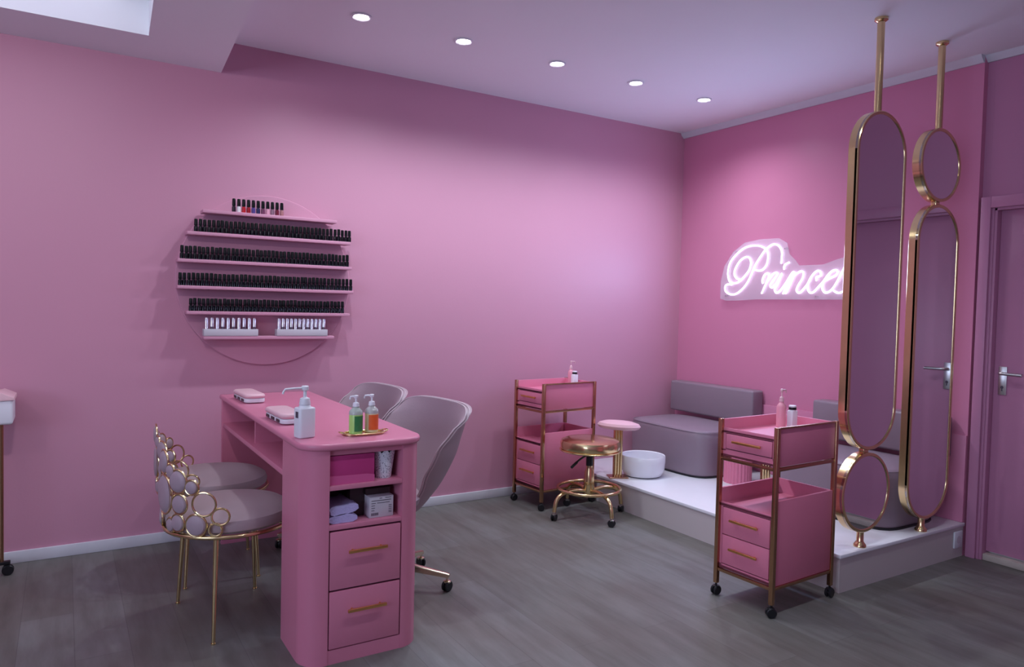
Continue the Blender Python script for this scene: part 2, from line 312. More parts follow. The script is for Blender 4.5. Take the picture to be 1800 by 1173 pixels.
es = [(-1.456, 1.445), (-1.50, 1.50), (-1.56, 1.60), (-1.59, 1.63), (-1.585, 1.588), (-1.58, 1.55), (-1.588, 1.512), (-1.587, 1.471), (-1.57, 1.447), (-1.535, 1.436), (-1.50, 1.45)]
ns = thing('neon_sign', 'glowing white script neon sign reading Princess on the right-hand pink wall', 'neon sign')
g = G()
for st in STROKES + [es]: g.tube([(-.04, y, z) for y, z in st], .0054, seg=8, smooth=4)
g.done('neon_tube', neon_m, ns)
ol = [(-.45, 1.40), (-.45, 1.53), (-.48, 1.64), (-.56, 1.74), (-.66, 1.80), (-.80, 1.815), (-.95, 1.812), (-1.02, 1.775), (-1.04, 1.70), (-1.09, 1.655), (-1.12, 1.62), (-1.30, 1.62), (-1.40, 1.65), (-1.48, 1.665), (-1.62, 1.66), (-1.65, 1.55), (-1.63, 1.41), (-1.50, 1.395), (-.80, 1.395), (-.60, 1.385), (-.50, 1.385)]
mxy = Matrix(((0, 0, 1, 0), (1, 0, 0, 0), (0, 1, 0, 0), (0, 0, 0, 1)))
g = G(); g.prism(ol, -.030, -.026, mx=mxy); g.done('backing_panel', acrylic_mat(), ns)
g = G()
for y, z in ((-.58, 1.74), (-.50, 1.42), (-1.0, 1.74), (-1.25, 1.415), (-1.55, 1.64), (-1.6, 1.43)):
    g = G(); g.cyl((0, y, z), (-.034, y, z), .004, 12); g.done('standoff', steel, ns)
# light the neon lettering throws into the room
l = bpy.data.lights.new('neon_glow', 'AREA'); l.shape = 'RECTANGLE'; l.size = 1.15; l.size_y = .3; l.energy = NEON_W; l.color = NEON_COL
o = bpy.data.objects.new('neon_glow', l); COL.objects.link(o); o.location = (-.055, -1.12, 1.62); o.rotation_euler = (R(90), 0, R(90)); o.parent = ns; o.rotation_euler = Vector((-1, 0, 0)).to_track_quat('-Z', 'Y').to_euler()

# ------------------------------------------------------------------ polish rack
rk = thing('polish_rack', 'round pink wall panel carrying six shelves of nail polish above the table', 'wall shelf', (0, 0, 0))
cx, cz, rr = -3.20, 1.415, .475
g = G(); g.lathe([(rr, 0), (rr, .014), (rr - .004, .018), (0, .018)], (cx, 0, cz), 72, axis=(0, -1, 0)); g.done('round_panel', wall_pink, rk)
SH = [(-3.555, -2.835, 1.776), (-3.63, -2.752, 1.657), (-3.674, -2.742, 1.512), (-3.675, -2.73, 1.373), (-3.63, -2.75, 1.240), (-3.546, -2.842, 1.108)]
for a, b, z in SH:
    g = G(); g.box(a, b, -.11, -.018, z - .018, z, .003); g.done('shelf', wall_pink, rk)
glass_d = mat('nail_polish_black_glass', (.004, .0035, .006), .15, var=.3, scale=40, spec=.35)
def polish_proto(bodymat, capmat, r=.0105, hb=.032, hc=.036):
    g = G(); g.lathe([(r * .8, 0), (r, .002), (r, hb - .008), (r * .85, hb - .002), (r * .5, hb), (r * .5, hb + .003)], seg=12); b = g.done('nail_polish_bottle', bodymat)
    g = G(); g.lathe([(r * .84, hb + .001), (r * .90, hb + .003), (r * .82, hb + hc - .003), (r * .66, hb + hc)], seg=12); g.done('cap', capmat, b)
    return b
bl = polish_proto(glass_d, black_gl)
bl.name = 'nail_polish_bottle'
def row(x0, x1, n, z, label, grp, proto, y=-.088, used=[False], jit=.0012):
    for i in range(n):
        o = proto if not used[0] else copy_tree(proto)
        used[0] = True
        x = x0 + (x1 - x0) * i / (n - 1)
        o.location = (x + random.uniform(-jit, jit), y + random.uniform(-.002, .002), z); tag(o, label, 'nail polish', grp)
        o.rotation_euler = (0, 0, random.uniform(0, 3)); s = random.uniform(.97, 1.03); o.scale = (1, 1, s)
rows = [(-3.585, -2.752, 39, 1.657, 'second shelf from the top'), (-3.652, -2.765, 43, 1.512, 'third shelf from the top'), (-3.66, -2.742, 43, 1.373, 'fourth shelf from the top'), (-3.608, -2.79, 40, 1.240, 'fifth shelf from the top')]
flag = [False]
for x0, x1, n, z, nm in rows:
    row(x0, x1, n, z + .0, 'black nail polish bottle packed in the row on the ' + nm, 'black polish bottles on the ' + nm, bl, used=flag)
topc = [('near-black', (.02, .01, .02)), ('pearl white', (.75, .70, .72)), ('bright red', (.45, .01, .02)), ('deep red', (.30, .01, .02)), ('violet blue', (.08, .05, .22)), ('dark navy', (.02, .02, .08)), ('dusky plum', (.15, .04, .09)), ('pale pink', (.65, .30, .40)), ('smoky mauve', (.22, .12, .17)), ('dark wine', (.14, .01, .03)), ('rosy brown', (.38, .16, .17))]
for i, (nm, c) in enumerate(topc):
    b = polish_proto(mat('polish_' + nm.replace(' ', '_').replace('-', '_'), c, .12, var=.2, scale=60), black_gl, r=.0105, hb=.032, hc=.040)
    b.location = (-3.397 + i * .0253, -.088, 1.776)
    e = {0: 'first of the top shelf row', 10: 'last of the top shelf row'}.get(i, 'on the top shelf of the rack')
    tag(b, '%s nail polish bottle with black cap, %s' % (nm, e), 'nail polish', 'coloured polish bottles on the top shelf')
# bottom shelf: two pale trays of silver capped bottles
silver = mat('silver_cap', (.82, .80, .86), .22, .7, var=.15, scale=80)
dark_gap = mat('dark_polish', (.07, .04, .07), .2, var=.4, scale=60)
for k, (x0, x1, n, nm) in enumerate(((-3.546, -3.268, 10, 'wider rack tray below the packed shelves, nearer the soffit side'), (-3.168, -2.882, 12, 'tray nearer the shelf end by the table chairs'))):
    nm2 = ('left', 'right')[k]
    g = G(); g.box(x0, x1, -.112, -.06, 1.1085, 1.145, .002); t = g.done('display_tray', mat('pale_grey_acrylic', (.55, .53, .58), .4, var=.05)); tag(t, 'pale grey tray holding silver-capped bottles, at the %s end of the lowest shelf' % nm2, 'tray')
    for i in range(n):
        x = x0 + .016 + (x1 - x0 - .032) * i / (n - 1)
        g = G(); g.lathe([(.0085, 0), (.0085, .026), (.006, .03)], seg=12); b = g.done('sample_bottle', dark_gap if i % 2 else silver)
        g = G(); g.lathe([(.0088, .0), (.0088, .044), (.0075, .048)], seg=12); g.done('cap', silver, b)
        b.children[0].location = (0, 0, .012)
        b.location = (x, -.086, 1.1455); tag(b, 'small silver-capped bottle standing in the %s tray on the lowest rack shelf' % nm2, 'nail polish', 'silver-capped bottles in the %s tray' % nm2)

# ------------------------------------------------------------------ manicure table
T = thing('manicure_table', 'long pink manicure table with rounded end pedestal, open cubbies and two drawers', 'table', (0, 0, 0))
ax0, ax1, yf, yb, yp = -3.462, -3.006, -1.717, -.15, -1.42
g = G()
rad = .088
g.prism([(ax0, yp), (ax0, yf + rad)] + [(ax0 + rad - rad * math.cos(R(a)), yf + rad - rad * math.sin(R(a))) for a in range(9, 91, 9)] + [(-3.372, yf), (-3.372, yp)], 0, .775)
g.prism([(ax1, yp), (ax1, yf + rad)] + [(ax1 - rad + rad * math.cos(R(a)), yf + rad - rad * math.sin(R(a))) for a in range(9, 91, 9)] + [(-3.094, yf), (-3.094, yp)], 0, .775)
g.box(-3.372, -3.094, yp - .018, yp, 0, .775); g.box(-3.372, -3.094, yf + .002, yp, 0, .052)
g.box(-3.372, -3.094, yf + .012, yp, .755, .775)
g.done('pedestal', furn_pink, T)
for z in (.630, .487):
    g = G(); g.box(-3.372, -3.094, yf + .001, yp - .018, z, z + .017, .0015); g.done('shelf', furn_pink, T)
g = G(); g.box(-3.372, -3.094, yf + .012, yf + .02, .052, .487); g.done('drawer_gap_shade', gap_shade, T)  # dark sheet behind the drawer fronts, painted as gap shade
for z0, z1 in ((.270, .480), (.056, .263)):
    g = G(); g.box(-3.3675, -3.0985, yf - .001, yf + .012, z0, z1, .002); d = g.done('drawer', furn_pink, T)
    zc = z0 + (z1 - z0) * .655
    g = G(); g.box(-3.305, -3.157, yf - .026, yf - .016, zc - .006, zc + .006, .003)
    for x in (-3.285, -3.177): g.cyl((x, yf - .017, zc), (x, yf, zc), .004, 10)
    h = g.done('handle', brass, d); h['label'] = 'brass bar handle'
g = G(); g.prism(rrect(ax0 - .010, ax1 + .010, yf - .012, yb, (0.004, .004, .10, .10), 8), .775, .80, .009, 3); g.done('tabletop', furn_pink, T)
g = G(); g.box(ax0, ax1, yb - .03, yb, 0, .775, .002); g.done('end_panel', furn_pink, T)
g = G(); g.box(ax0 + .004, ax1 - .004, yp, yb - .03, .630, .652, .002); g.done('under_shelf', furn_pink, T)
g = G(); g.box(-3.22, -3.205, yp, yb - .03, .652, .775); g.box(ax0 + .03, ax1 - .03, -.82, -.80, .652, .775); g.done('divider', furn_pink, T)

# table contents
def bx(name, m, x0, x1, y0, y1, z0, z1, bev, label, cat, grp=None):
    return tag(G().box(x0, x1, y0, y1, z0, z1, bev).done(name, m), label, cat, grp)
o = bx('storage_box', magenta, -3.368, -3.20, -1.703, -1.46, .6475, .752, .003, 'magenta cardboard box filling the upper cubby of the pink table', 'box')
g = G(); g.prism([(-3.368, .6475), (-3.20, .6475), (-3.20, .672), (-3.23, .677), (-3.30, .678), (-3.368, .680)], 1.703, 1.7045, mx=Matrix(((1, 0, 0, 0), (0, 0, -1, 0), (0, 1, 0, 0), (0, 0, 0, 1)))); g.done('lower_band', magenta2, o)
# lace pot
P_ = thing('lace_pot', 'small white lace-patterned metal pot with zigzag rim in the upper cubby', 'pot', (-3.147, -1.655, .6475))
def potf(u, v):
    a = u * 2 * PI; r = .029 + (.043 - .029) * v; z = .105 * v
    if v > .99: z += .010 * (1 - abs(((u * 9) % 1) * 2 - 1) * 2) - .0
    return (r * math.cos(a), r * math.sin(a), z)
g = G(); g.grid(potf, 72, 10, .0015, True); g.done('pot_wall', lace_mat(), P_)
g = G(); g.lathe([(0, .0), (.0285, .0), (.0285, .003), (0, .003)], seg=24); g.done('pot_base', white_pl, P_)
# towels
def towel(z, x0, x1, y0, y1, h, label, tilt=0):
    t = bmesh.new(); bmesh.ops.create_cube(t, size=1); bmesh.ops.subdivide_edges(t, edges=t.edges, cuts=6, use_grid_fill=True)
    for v in t.verts:
        p = v.co * 2; n = Vector((abs(p.x) ** 3 * (1 if p.x > 0 else -1), p.y, p.z)); k = 1 - .55 * abs(p.x) ** 6
        wob = .12 * math.sin(p.x * 4 + z * 90) + .08 * math.sin(p.y * 5 + p.x * 3)
        v.co = Vector((p.x * (x1 - x0) / 2, p.y * (y1 - y0) / 2, p.z * h / 2 * k + wob * h / 2 * (1 if p.z > 0 else .2)))
    g = G(); g._merge(t, Matrix.Translation(((x0 + x1) / 2, (y0 + y1) / 2, z + h / 2)) @ Matrix.Rotation(R(tilt), 4, 'Y'))
    g.tube([(x1 - .003, y0 + .01, z + h * .5 + .003), (x1 + .001, (y0 + y1) / 2, z + h * .5), (x1 - .003, y1 - .01, z + h * .5)], .004, seg=6)
    return tag(g.done('folded_towel', lav), label, 'towel', 'folded lavender towels in the lower cubby')
towel(.505, -3.370, -3.262, -1.70, -1.52, .030, 'folded lavender towel lying at the bottom of the lower cubby')
towel(.536, -3.362, -3.258, -1.70, -1.54, .030, 'folded lavender towel on top of the other folded towel', -8)
tw = bx('plastic_pouch', dark_bag, -3.355, -3.285, -1.57, -1.46, .5675, .618, .012, 'dark brown pouch behind the folded towels in the lower cubby', 'pouch')
bx('storage_box', dark_bag, -3.27, -3.215, -1.64, -1.47, .5045, .615, .003, 'tall black box between the towels and the printed box', 'box')
pb = thing('product_box', 'pale printed product box at the end of the lower cubby', 'box', (-3.163, -1.645, .5045))
G().box(-.049, .045, -.045, .10, 0, .078, .0015).done('box_body', card_grey, pb)
g = G()
for z, a, b in ((.070, -.01, .0), (.0705, .012, .036), (.062, -.042, .036), (.053, -.042, -.025), (.053, -.02, .03), (.044, -.042, -.028), (.035, -.042, -.028), (.026, -.042, -.03), (.062, .0, .01)): g.box(a, b, -.0456, -.0448, z, z + .0022)
for i in range(6): g.box(-.042 + i * .0048, -.039 + i * .0048, -.0456, -.0448, .008, .018)
for z in (.015, .02, .027, .034, .041): g.box(.026, .038, -.0456, -.0448, z, z + .002)
g.done('printed_text', ink, pb)
G().box(-.05, .046, -.01, .10, .0785, .102, .002).done('dark_lid', dark_bag, pb)

# pump bottles
def pump(name, label, loc, rz, r, hb, body, lab=None, labm=None, head=white_pl, square=False, noz=.045, hh=.05, grp=None, cat='bottle'):
    t = thing(name, label, cat, loc, rz, grp)
    g = G()
    if square:
        g.prism(rrect(-r, r, -r * .8, r * .8, r * .35, 5), 0, hb, .006, 3)
        g.lathe([(r * .75, hb - .004), (r * .62, hb + .006), (r * .5, hb + .010)], seg=24)
        k = hb + .010
    else:
        g.lathe([(r * .85, 0), (r, .004), (r, hb * .80), (r * .92, hb * .88), (r * .6, hb * .96), (r * .42, hb), (r * .42, hb + .006)], seg=28); k = hb + .004
    g.done('bottle_body', body, t)
    if lab:
        z0, z1, a0, a1 = lab
        g = G()
        g.grid(lambda u, v: ((r + .0008) * math.cos(R(a0 + (a1 - a0) * u)), (r + .0008) * math.sin(R(a0 + (a1 - a0) * u)), z0 + (z1 - z0) * v), 16, 2)
        q = g.done('product_label', labm, t)
    g = G(); cr_ = r * .5 if not square else r * .62
    g.lathe([(cr_, k), (cr_ * 1.02, k + .002), (cr_ * .85, k + hh * .34), (cr_ * .5, k + hh * .38), (cr_ * .3, k + hh * .42), (cr_ * .3, k + hh * .8)], seg=20)
    g.done('collar', head, t)
    g = G(); zt = k + hh * .8
    g.lathe([(cr_ * .45, zt - .003), (cr_ * .62, zt), (cr_ * .66, zt + hh * .18), (cr_ * .5, zt + hh * .22), (0, zt + hh * .23)], seg=20)
    g.tube([(0, 0, zt + hh * .1), (-noz * .5, 0, zt + hh * .11), (-noz * .92, 0, zt + hh * .09), (-noz, 0, zt - hh * .05), (-noz * 1.02, 0, zt - hh * .16)], [.0036, .0036, .0034, .0032, .0026] if noz < .06 else .0038, seg=10)
    g.done('pump_head', head, t)
    return t
tz = .8005
sb = pump('sanitizer_bottle', 'large white square bottle with long pump nozzle at the end of the pink table', (-3.418, -1.555, tz), R(12), .033, .112, white_pl, head=white_pl, square=True, noz=.085, hh=.068)
G().box(-.0336, -.0328, -.014, .006, .075, .098).done('dark_sticker', ink, sb)
tr = thing('gold_tray', 'small oval gold tray under two soap bottles on the pink table', 'tray', (-3.198, -1.578, tz), 0)
def tray_f(rx, ry):
    pts = []
    for i in range(32):
        a = 2 * PI * i / 32; c, s = math.cos(a), math.sin(a)
        pts.append((rx * abs(c) ** .7 * (1 if c > 0 else -1), ry * abs(s) ** .7 * (1 if s > 0 else -1)))
    return pts
g = G(); g.prism(tray_f(.072, .036), 0, .003); g.tube([(x, y, .006) for x, y in tray_f(.078, .041)], .0035, closed=True, seg=8)
g.prism(tray_f(.077, .040), .001, .004)
for s in (-1, 1): g.tube([(s * .074, -.02, .007), (s * .092, -.014, .011), (s * .095, 0, .012), (s * .092, .014, .011), (s * .074, .02, .007)], .0028, seg=8, smooth=3)
g.done('tray_body', gold, tr)
a = pump('soap_bottle', 'clear pump bottle of green soap with dark green label on the gold tray', (-3.232, -1.583, tz + .0042), R(-20), .0255, .10, green_s, (.012, .070, -100, 20), green_l, noz=.022, hh=.042)
b = pump('soap_bottle', 'clear pump bottle with bright orange label on the gold tray', (-3.165, -1.572, tz + .0042), R(-20), .0255, .10, cream_s, (.012, .070, -115, 20), orange_l, noz=.028, hh=.042)
for q in (a, b):
    g = G(); g.lathe([(.0259, .074), (.0259, .081), (.0237, .089), (.0157, .0968), (.0112, .101), (.0112, .106)], seg=24); g.done('clear_shoulder', clear_pl, q)
# nail lamps
def nail_lamp(loc, rz, label):
    t = thing('nail_lamp', label, 'nail lamp', loc, rz, 'nail lamps on the pink table')
    g = G(); g.prism(rrect(-.048, .05, -.13, .13, .03, 5), .004, .024, .004, 2); g.done('base', white_pl, t)
    g = G(); g.prism(rrect(-.052, .052, -.135, .135, .034, 6), .024, .046, .012, 4); g.done('lid', pale_pink, t)
    g = G()
    for y in (-.075, 0, .075): g.box(-.0505, -.046, y - .022, y + .022, .008, .020)
    g.done('vent_slot', black_pl, t)
    return t
nail_lamp((-3.385, -.45, tz), R(2), 'pale pink nail lamp near the wall end of the pink table')
nail_lamp((-3.385, -1.14, tz), R(2), 'pale pink nail lamp behind the large white bottle')

# ------------------------------------------------------------------ casters
def caster(parent, x, y, ztop, r=.022, stem=gold, rz=0.0):
    g = G(); g.cyl((x, y, r * 1.5), (x, y, ztop), .005, 10)
    g.lathe([(r * .55, r * 1.5), (r * .7, r * 1.65), (r * .7, r * 1.9), (r * .4, r * 2.05)], (x, y, 0), 14)
    c = g.done('caster', stem, parent)
    g = G(); ca, sa = math.cos(rz), math.sin(rz)
    for s in (-1, 1):
        c0 = Vector((x + sa * s * .004, y - ca * s * .004, r)); c1 = Vector((x + sa * s * .015, y - ca * s * .015, r)); g.cyl(c0, c1, r, 18, bev=.003)
    g.cyl((x - sa * .005, y + ca * .005, r), (x + sa * .005, y - ca * .005, r), r * .6, 12)
    g.box(x - .007, x + .007, y - .007, y + .007, r, r * 1.75, .002)
    g.done('wheel', black_pl, c)
    return c

# ------------------------------------------------------------------ trolley carts (local: drawer face towards -x)
def make_cart(label):
    t = thing('salon_trolley', label, 'trolley', (0, 0, 0), 0, 'pink and gold trolleys')
    hx, hy, pw = .215, .148, .010
    for sx in (-1, 1):
        for sy in (-1, 1):
            g = G(); g.box(sx * hx - pw, sx * hx + pw, sy * hy - pw, sy * hy + pw, .055, .815, .002); g.done('post', rose, t)
            caster(t, sx * hx, sy * hy, .056, .022, black_pl, rz=R(20 * sx + 15 * sy))
    for z in (.634, .122):
        g = G()
        for sy in (-1, 1): g.box(-hx, hx, sy * hy - .007, sy * hy + .007, z - .007, z + .007, .001)
        for sx in (-1, 1): g.box(sx * hx - .007, sx * hx + .007, -hy, hy, z - .007, z + .007, .001)
        g.done('rail', rose, t)
    g = G(); g.box(-hx + pw, hx - pw, -hy - .008, -hy + .004, .808, .8155, .001); g.done('rail', rose, t)
    # upper tray box
    g = G(); a, b = hx - .006, hy - .004
    for sy in (-1, 1): g.box(-a, a, sy * b - .006, sy * b + .006, .645, .812, .001)
    g.box(a - .010, a, -b, b, .645, .812, .001)
    g.box(-a, a - .01, -b, b, .752, .762); g.box(-a, a - .01, -b, b, .645, .655)
    g.box(-a, -a + .006, -b, b, .645, .677); g.box(-a, -a + .006, -b, b, .752, .775, .001); g.box(-a, -a + .006, -b, -b + .02, .67, .76); g.box(-a, -a + .006, b - .02, b, .67, .76)
    g.done('upper_tray', cart_pink, t)
    g = G(); g.box(-a + .007, -a + .012, -b + .01, b - .01, .66, .755); g.box(-a + .007, -a + .012, -b + .01, b - .01, .145, .425); g.done('drawer_gap_shade', gap_shade, t)  # dark sheets put in as shade around the cart drawers
    # lower cabinet
    g = G()
    for sy in (-1, 1): g.box(-a, a, sy * b - .006, sy * b + .006, .130, .497, .001)
    g.box(a - .010, a, -b, b, .130, .497, .001)
    g.box(-a, a - .01, -b, b, .415, .428); g.box(-a, a - .01, -b, b, .130, .142)
    g.box(-a, -a + .006, -b, b, .130, .150); g.box(-a, -a + .006, -b, b, .415, .435, .001); g.box(-a, -a + .006, -b, -b + .016, .14, .42); g.box(-a, -a + .006, b - .016, b, .14, .42)
    g.done('lower_cabinet', cart_pink, t)
    for z0, z1, ww in ((.681, .748, .121), (.289, .411, .125), (.154, .285, .125)):
        g = G(); g.box(-a - .003, -a + .010, -ww, ww, z0, z1, .0015); d = g.done('drawer', cart_pink, t)
        zc = (z0 + z1) / 2 + (.004 if z1 > .6 else .012)
        g = G(); g.box(-a - .026, -a - .017, -.075, .075, zc - .0055, zc + .0055, .002)
        for y in (-.055, .055): g.cyl((-a - .018, y, zc), (-a - .002, y, zc), .0035, 8)
        h = g.done('handle', brass, d); h['label'] = 'brass bar handle'
    return t
c2 = make_cart('pink trolley with three drawers on a rose gold frame, in front of the mirrors')
c1 = copy_tree(c2); c1['label'] = 'pink trolley with rose gold frame against the wall behind the gold stool'
c2.location = (-1.398, -2.065, 0); c2.rotation_euler = (0, 0, R(2.5))
c1.location = (-1.372, -.262, 0); c1.rotation_euler = (0, 0, R(4))
# bottles on the carts
pump('lotion_bottle', 'pink pump bottle on the trolley in front of the mirrors', (-1.345, -2.035, .7625), R(190), .021, .125, bottle_pink, head=pale_pink, noz=.038, hh=.058)
def capbot(label, loc):
    t = thing('white_bottle', label, 'bottle', loc)
    g = G(); g.prism(rrect(-.021, .021, -.016, .016, .007, 4), 0, .088, .003, 2); g.done('bottle_body', white_pl, t)
    g = G(); g.cyl((0, 0, .086), (0, 0, .112), .0165, 20, bev=.002); g.done('cap', white_pl, t)
    g = G(); g.cyl((0, 0, .092), (0, 0, .104), .0172, 20); b = g.done('black_band', black_pl, t)
    return t
capbot('white bottle with black band on its cap beside the pink pump bottle', (-1.298, -2.06, .7625))
pump('lotion_bottle', 'pink pump bottle on the trolley against the wall', (-1.205, -.205, .7625), R(190), .02, .118, bottle_pink, head=pale_pink, noz=.038, hh=.055)
capbot('small white bottle with black band on the trolley against the wall', (-1.215, -.262, .7625))

# ------------------------------------------------------------------ gold swivel stool
st = thing('swivel_stool', 'gold rolling stool with shiny round seat and foot ring beside the pink trolley', 'stool', (-1.375, -.655, 0), R(-4))
g = G(); g.lathe([(0, .412), (.165, .412), (.180, .418), (.186, .436), (.187, .462), (.180, .480), (.155, .490), (.08, .494), (0, .494)], seg=48); se = g.done('seat', gold, st)
g = G(); g.tube([(.187 * math.cos(2 * PI * i / 48), .187 * math.sin(2 * PI * i / 48),   .420) for i in range(48)], .005, closed=True, seg=8); g.done('seat_piping', gold, se)
g = G(); g.cyl((0, 0, .30), (0, 0, .413), .022, 20); g.box(-.06, .06, -.05, .05, .400, .411, .003); g.done('gas_lift', black_pl, st)
g = G(); g.tube([(-.02, -.01, .392), (-.09, -.03, .372), (-.15, -.045, .340)], .006, seg=8, smooth=3); g.cyl((-.12, -.038, .356), (-.165, -.05, .331), .009, 10); g.done('lever', black_pl, st)
g = G(); g.lathe([(.032, .13), (.036, .14), (.030, .28), (.022, .30), (.022, .32)], seg=24); g.done('column', gold, st)
g = G(); g.tube([(.195 * math.cos(2 * PI * i / 48), .195 * math.sin(2 * PI * i / 48), .178) for i in range(48)], .0105, closed=True, seg=10); g.done('foot_ring', gold, st)
for k in range(4):
    a = k * PI / 2 + R(0); c, s = math.cos(a), math.sin(a)
    g = G(); g.tube([(c * r_, s * r_, z_) for r_, z_ in ((.02, .16), (.10, .172), (.17, .165), (.215, .145), (.24, .11), (.25, .052))], .0125, seg=12, smooth=4); g.done('leg', gold, st)
    caster(st, c * .25, s * .25, .06, .022, steel, rz=a + .6)

# ------------------------------------------------------------------ foot rests, bowl, drum
def footrest(loc, rz, label):
    t = thing('foot_rest', label, 'foot rest', loc, rz, 'pedicure foot rests')
    g = G(); g.prism(rrect(-.065, .065, -.05, .05, .008, 3), 0, .008, .002, 1); g.done('base_plate', rose, t)
    g = G()
    for x in (-.018, 0, .018):
        g.cyl((x, 0, .008), (x, 0, .325), .0115, 16)
        g.cyl((x, .018, .008), (x, .018, .325), .0115, 16)
    g.done('pole', gold, t)
    g = G(); g.lathe([(0, 0), (.10, .0), (.118, .008), (.125, .022), (.115, .038), (.08, .050), (0, .056)], (0.0, 0, .325), 40, mx=Matrix.Rotation(R(-32), 4, 'Z') @ Matrix.Diagonal((1.18, .66, 1, 1))); p = g.done('cushion', pad_pink, t)
    return t
footrest((-1.035, -.525, .183), R(-25), 'pink padded foot rest on gold pole beside the white bowl')
footrest((-.262, -1.10, .183), R(-25), 'pink padded foot rest partly hidden behind the trolley by the mirrors')
bw = thing('foot_basin', 'round white ceramic basin on the platform beside the bench', 'basin', (-.845, -.56, .183))
g = G(); g.lathe([(0, .0), (.10, 0), (.125, .01), (.144, .045), (.149, .10), (.149, .136), (.146, .142), (.140, .138), (.137, .10), (.132, .05), (.11, .022), (0, .016)], seg=56); g.done('basin_body', ceramic, bw)
dr = thing('fluted_drum', 'fluted pink drum on the platform seen through the trolley frame', 'drum', (-.40, -.985, .183))
def drf(u, v):
    a = u * 2 * PI; r = .085 + .005 * abs(math.sin(a * 12)); return (r * math.cos(a), r * math.sin(a), .24 * v)
g = G(); g.grid(drf, 144, 1, 0, True); g.lathe([(0, .235), (.085, .235), (.08, .243), (0, .243)], seg=40); g.done('fluted_side', cart_pink, dr)

# ------------------------------------------------------------------ benches
def bench(yc, label):
    t = thing('bench_seat', label, 'bench', (0, yc, .183), 0, 'lilac pedicure benches')
    # seat block: plan curve bulging forward with round front corners
    hw, x_f, x_b = .385, -.60, -.055
    def plan(u, infl):
        # superellipse rounded rectangle, sharper at the rear
        a = u * 2 * PI; c, s = math.cos(a), math.sin(a)
        n = 5.0; k = (abs(c) ** n + abs(s) ** n) ** (-1 / n)
        x, y = c * k, s * k
        return (-(x_f - x_b) / 2 * x * infl + (x_f + x_b) / 2, hw * y * infl)
    prof = [(.0, .0), (.975, .012), (.99, .03), (1.0, .20), (1.0, .27), (.985, .295), (.955, .308), (.90, .316), (.6, .328), (.3, .333), (.0, .334)]
    tt = bmesh.new(); seg = 72; rings = []
    for k, z in prof:
        if k == 0: c = plan(0, 0); rings.append([tt.verts.new((c[0], c[1], z + .008 * (z == 0)))])
        else: rings.append([tt.verts.new((*plan(i / seg, k), z)) for i in range(seg)])
    for A, B in zip(rings, rings[1:]):
        for i in range(seg):
            j = (i + 1) % seg
            if len(A) == 1: tt.faces.new((A[0], B[j], B[i]))
            elif len(B) == 1: tt.faces.new((A[i], A[j], B[0]))
            else: tt.faces.new((A[i], A[j], B[j], B[i]))
    bmesh.ops.recalc_face_normals(tt, faces=tt.faces)
    g = G(); g._merge(tt); g.done('seat', lilac, t)
    g = G(); g.tube([(*plan(i / 72, .985), .306) for i in range(72)], .003, closed=True, seg=6)
    g.done('seat_piping', lilac, t)
    g = G(); g.prism([plan(i / 48, .995) for i in range(48)], .001, .011); g.done('plinth', black_pl, t)
    g = G(); g.box(-.13, -.016, -.40, .40, .345, .575, .016, 3); g.done('backrest', lilac, t)
    return t
bench(-.462, 'lilac grey upholstered bench in the room corner behind the white basin')
bench(-1.73, 'lilac grey upholstered bench seen behind the two gold mirrors')

# ------------------------------------------------------------------ gold framed mirrors
def stadium(cx, cz0, cz1, r, n=20):
    P = [(cx + r * math.cos(R(180 * i / n)), cz1 + r * math.sin(R(180 * i / n))) for i in range(n + 1)]
    P += [(cx + r * math.cos(R(180 + 180 * i / n)), cz0 + r * math.sin(R(180 + 180 * i / n))) for i in range(n + 1)]
    return P
def frame_mesh(P, w=.016, dp=.052):
    t = bmesh.new(); n = len(P); C = Vector((sum(p[0] for p in P) / n, sum(p[1] for p in P) / n)); R_ = []
    N = []
    for i in range(n):
        d = Vector(P[(i + 1) % n]) - Vector(P[i - 1]); N.append(Vector((-d.y, d.x)).normalized())
    sect = [(0, -dp / 2), (0, dp / 2), (w, dp / 2), (w, -dp / 2)]
    b = .003
    sect = [(0, -dp / 2 + b), (0, dp / 2 - b), (b, dp / 2), (w - b, dp / 2), (w, dp / 2 - b), (w, -dp / 2 + b), (w - b, -dp / 2), (b, -dp / 2)]
    for i in range(n):
        p = Vector(P[i]); R_.append([t.verts.new((p.x + N[i].x * s, q, p.y + N[i].y * s)) for s, q in sect])
    m = len(sect)
    for i in range(n):
        a, c = R_[i], R_[(i + 1) % n]
        for k in range(m): t.faces.new((a[k], a[(k + 1) % m], c[(k + 1) % m], c[k]))
    bmesh.ops.recalc_face_normals(t, faces=t.faces); return t
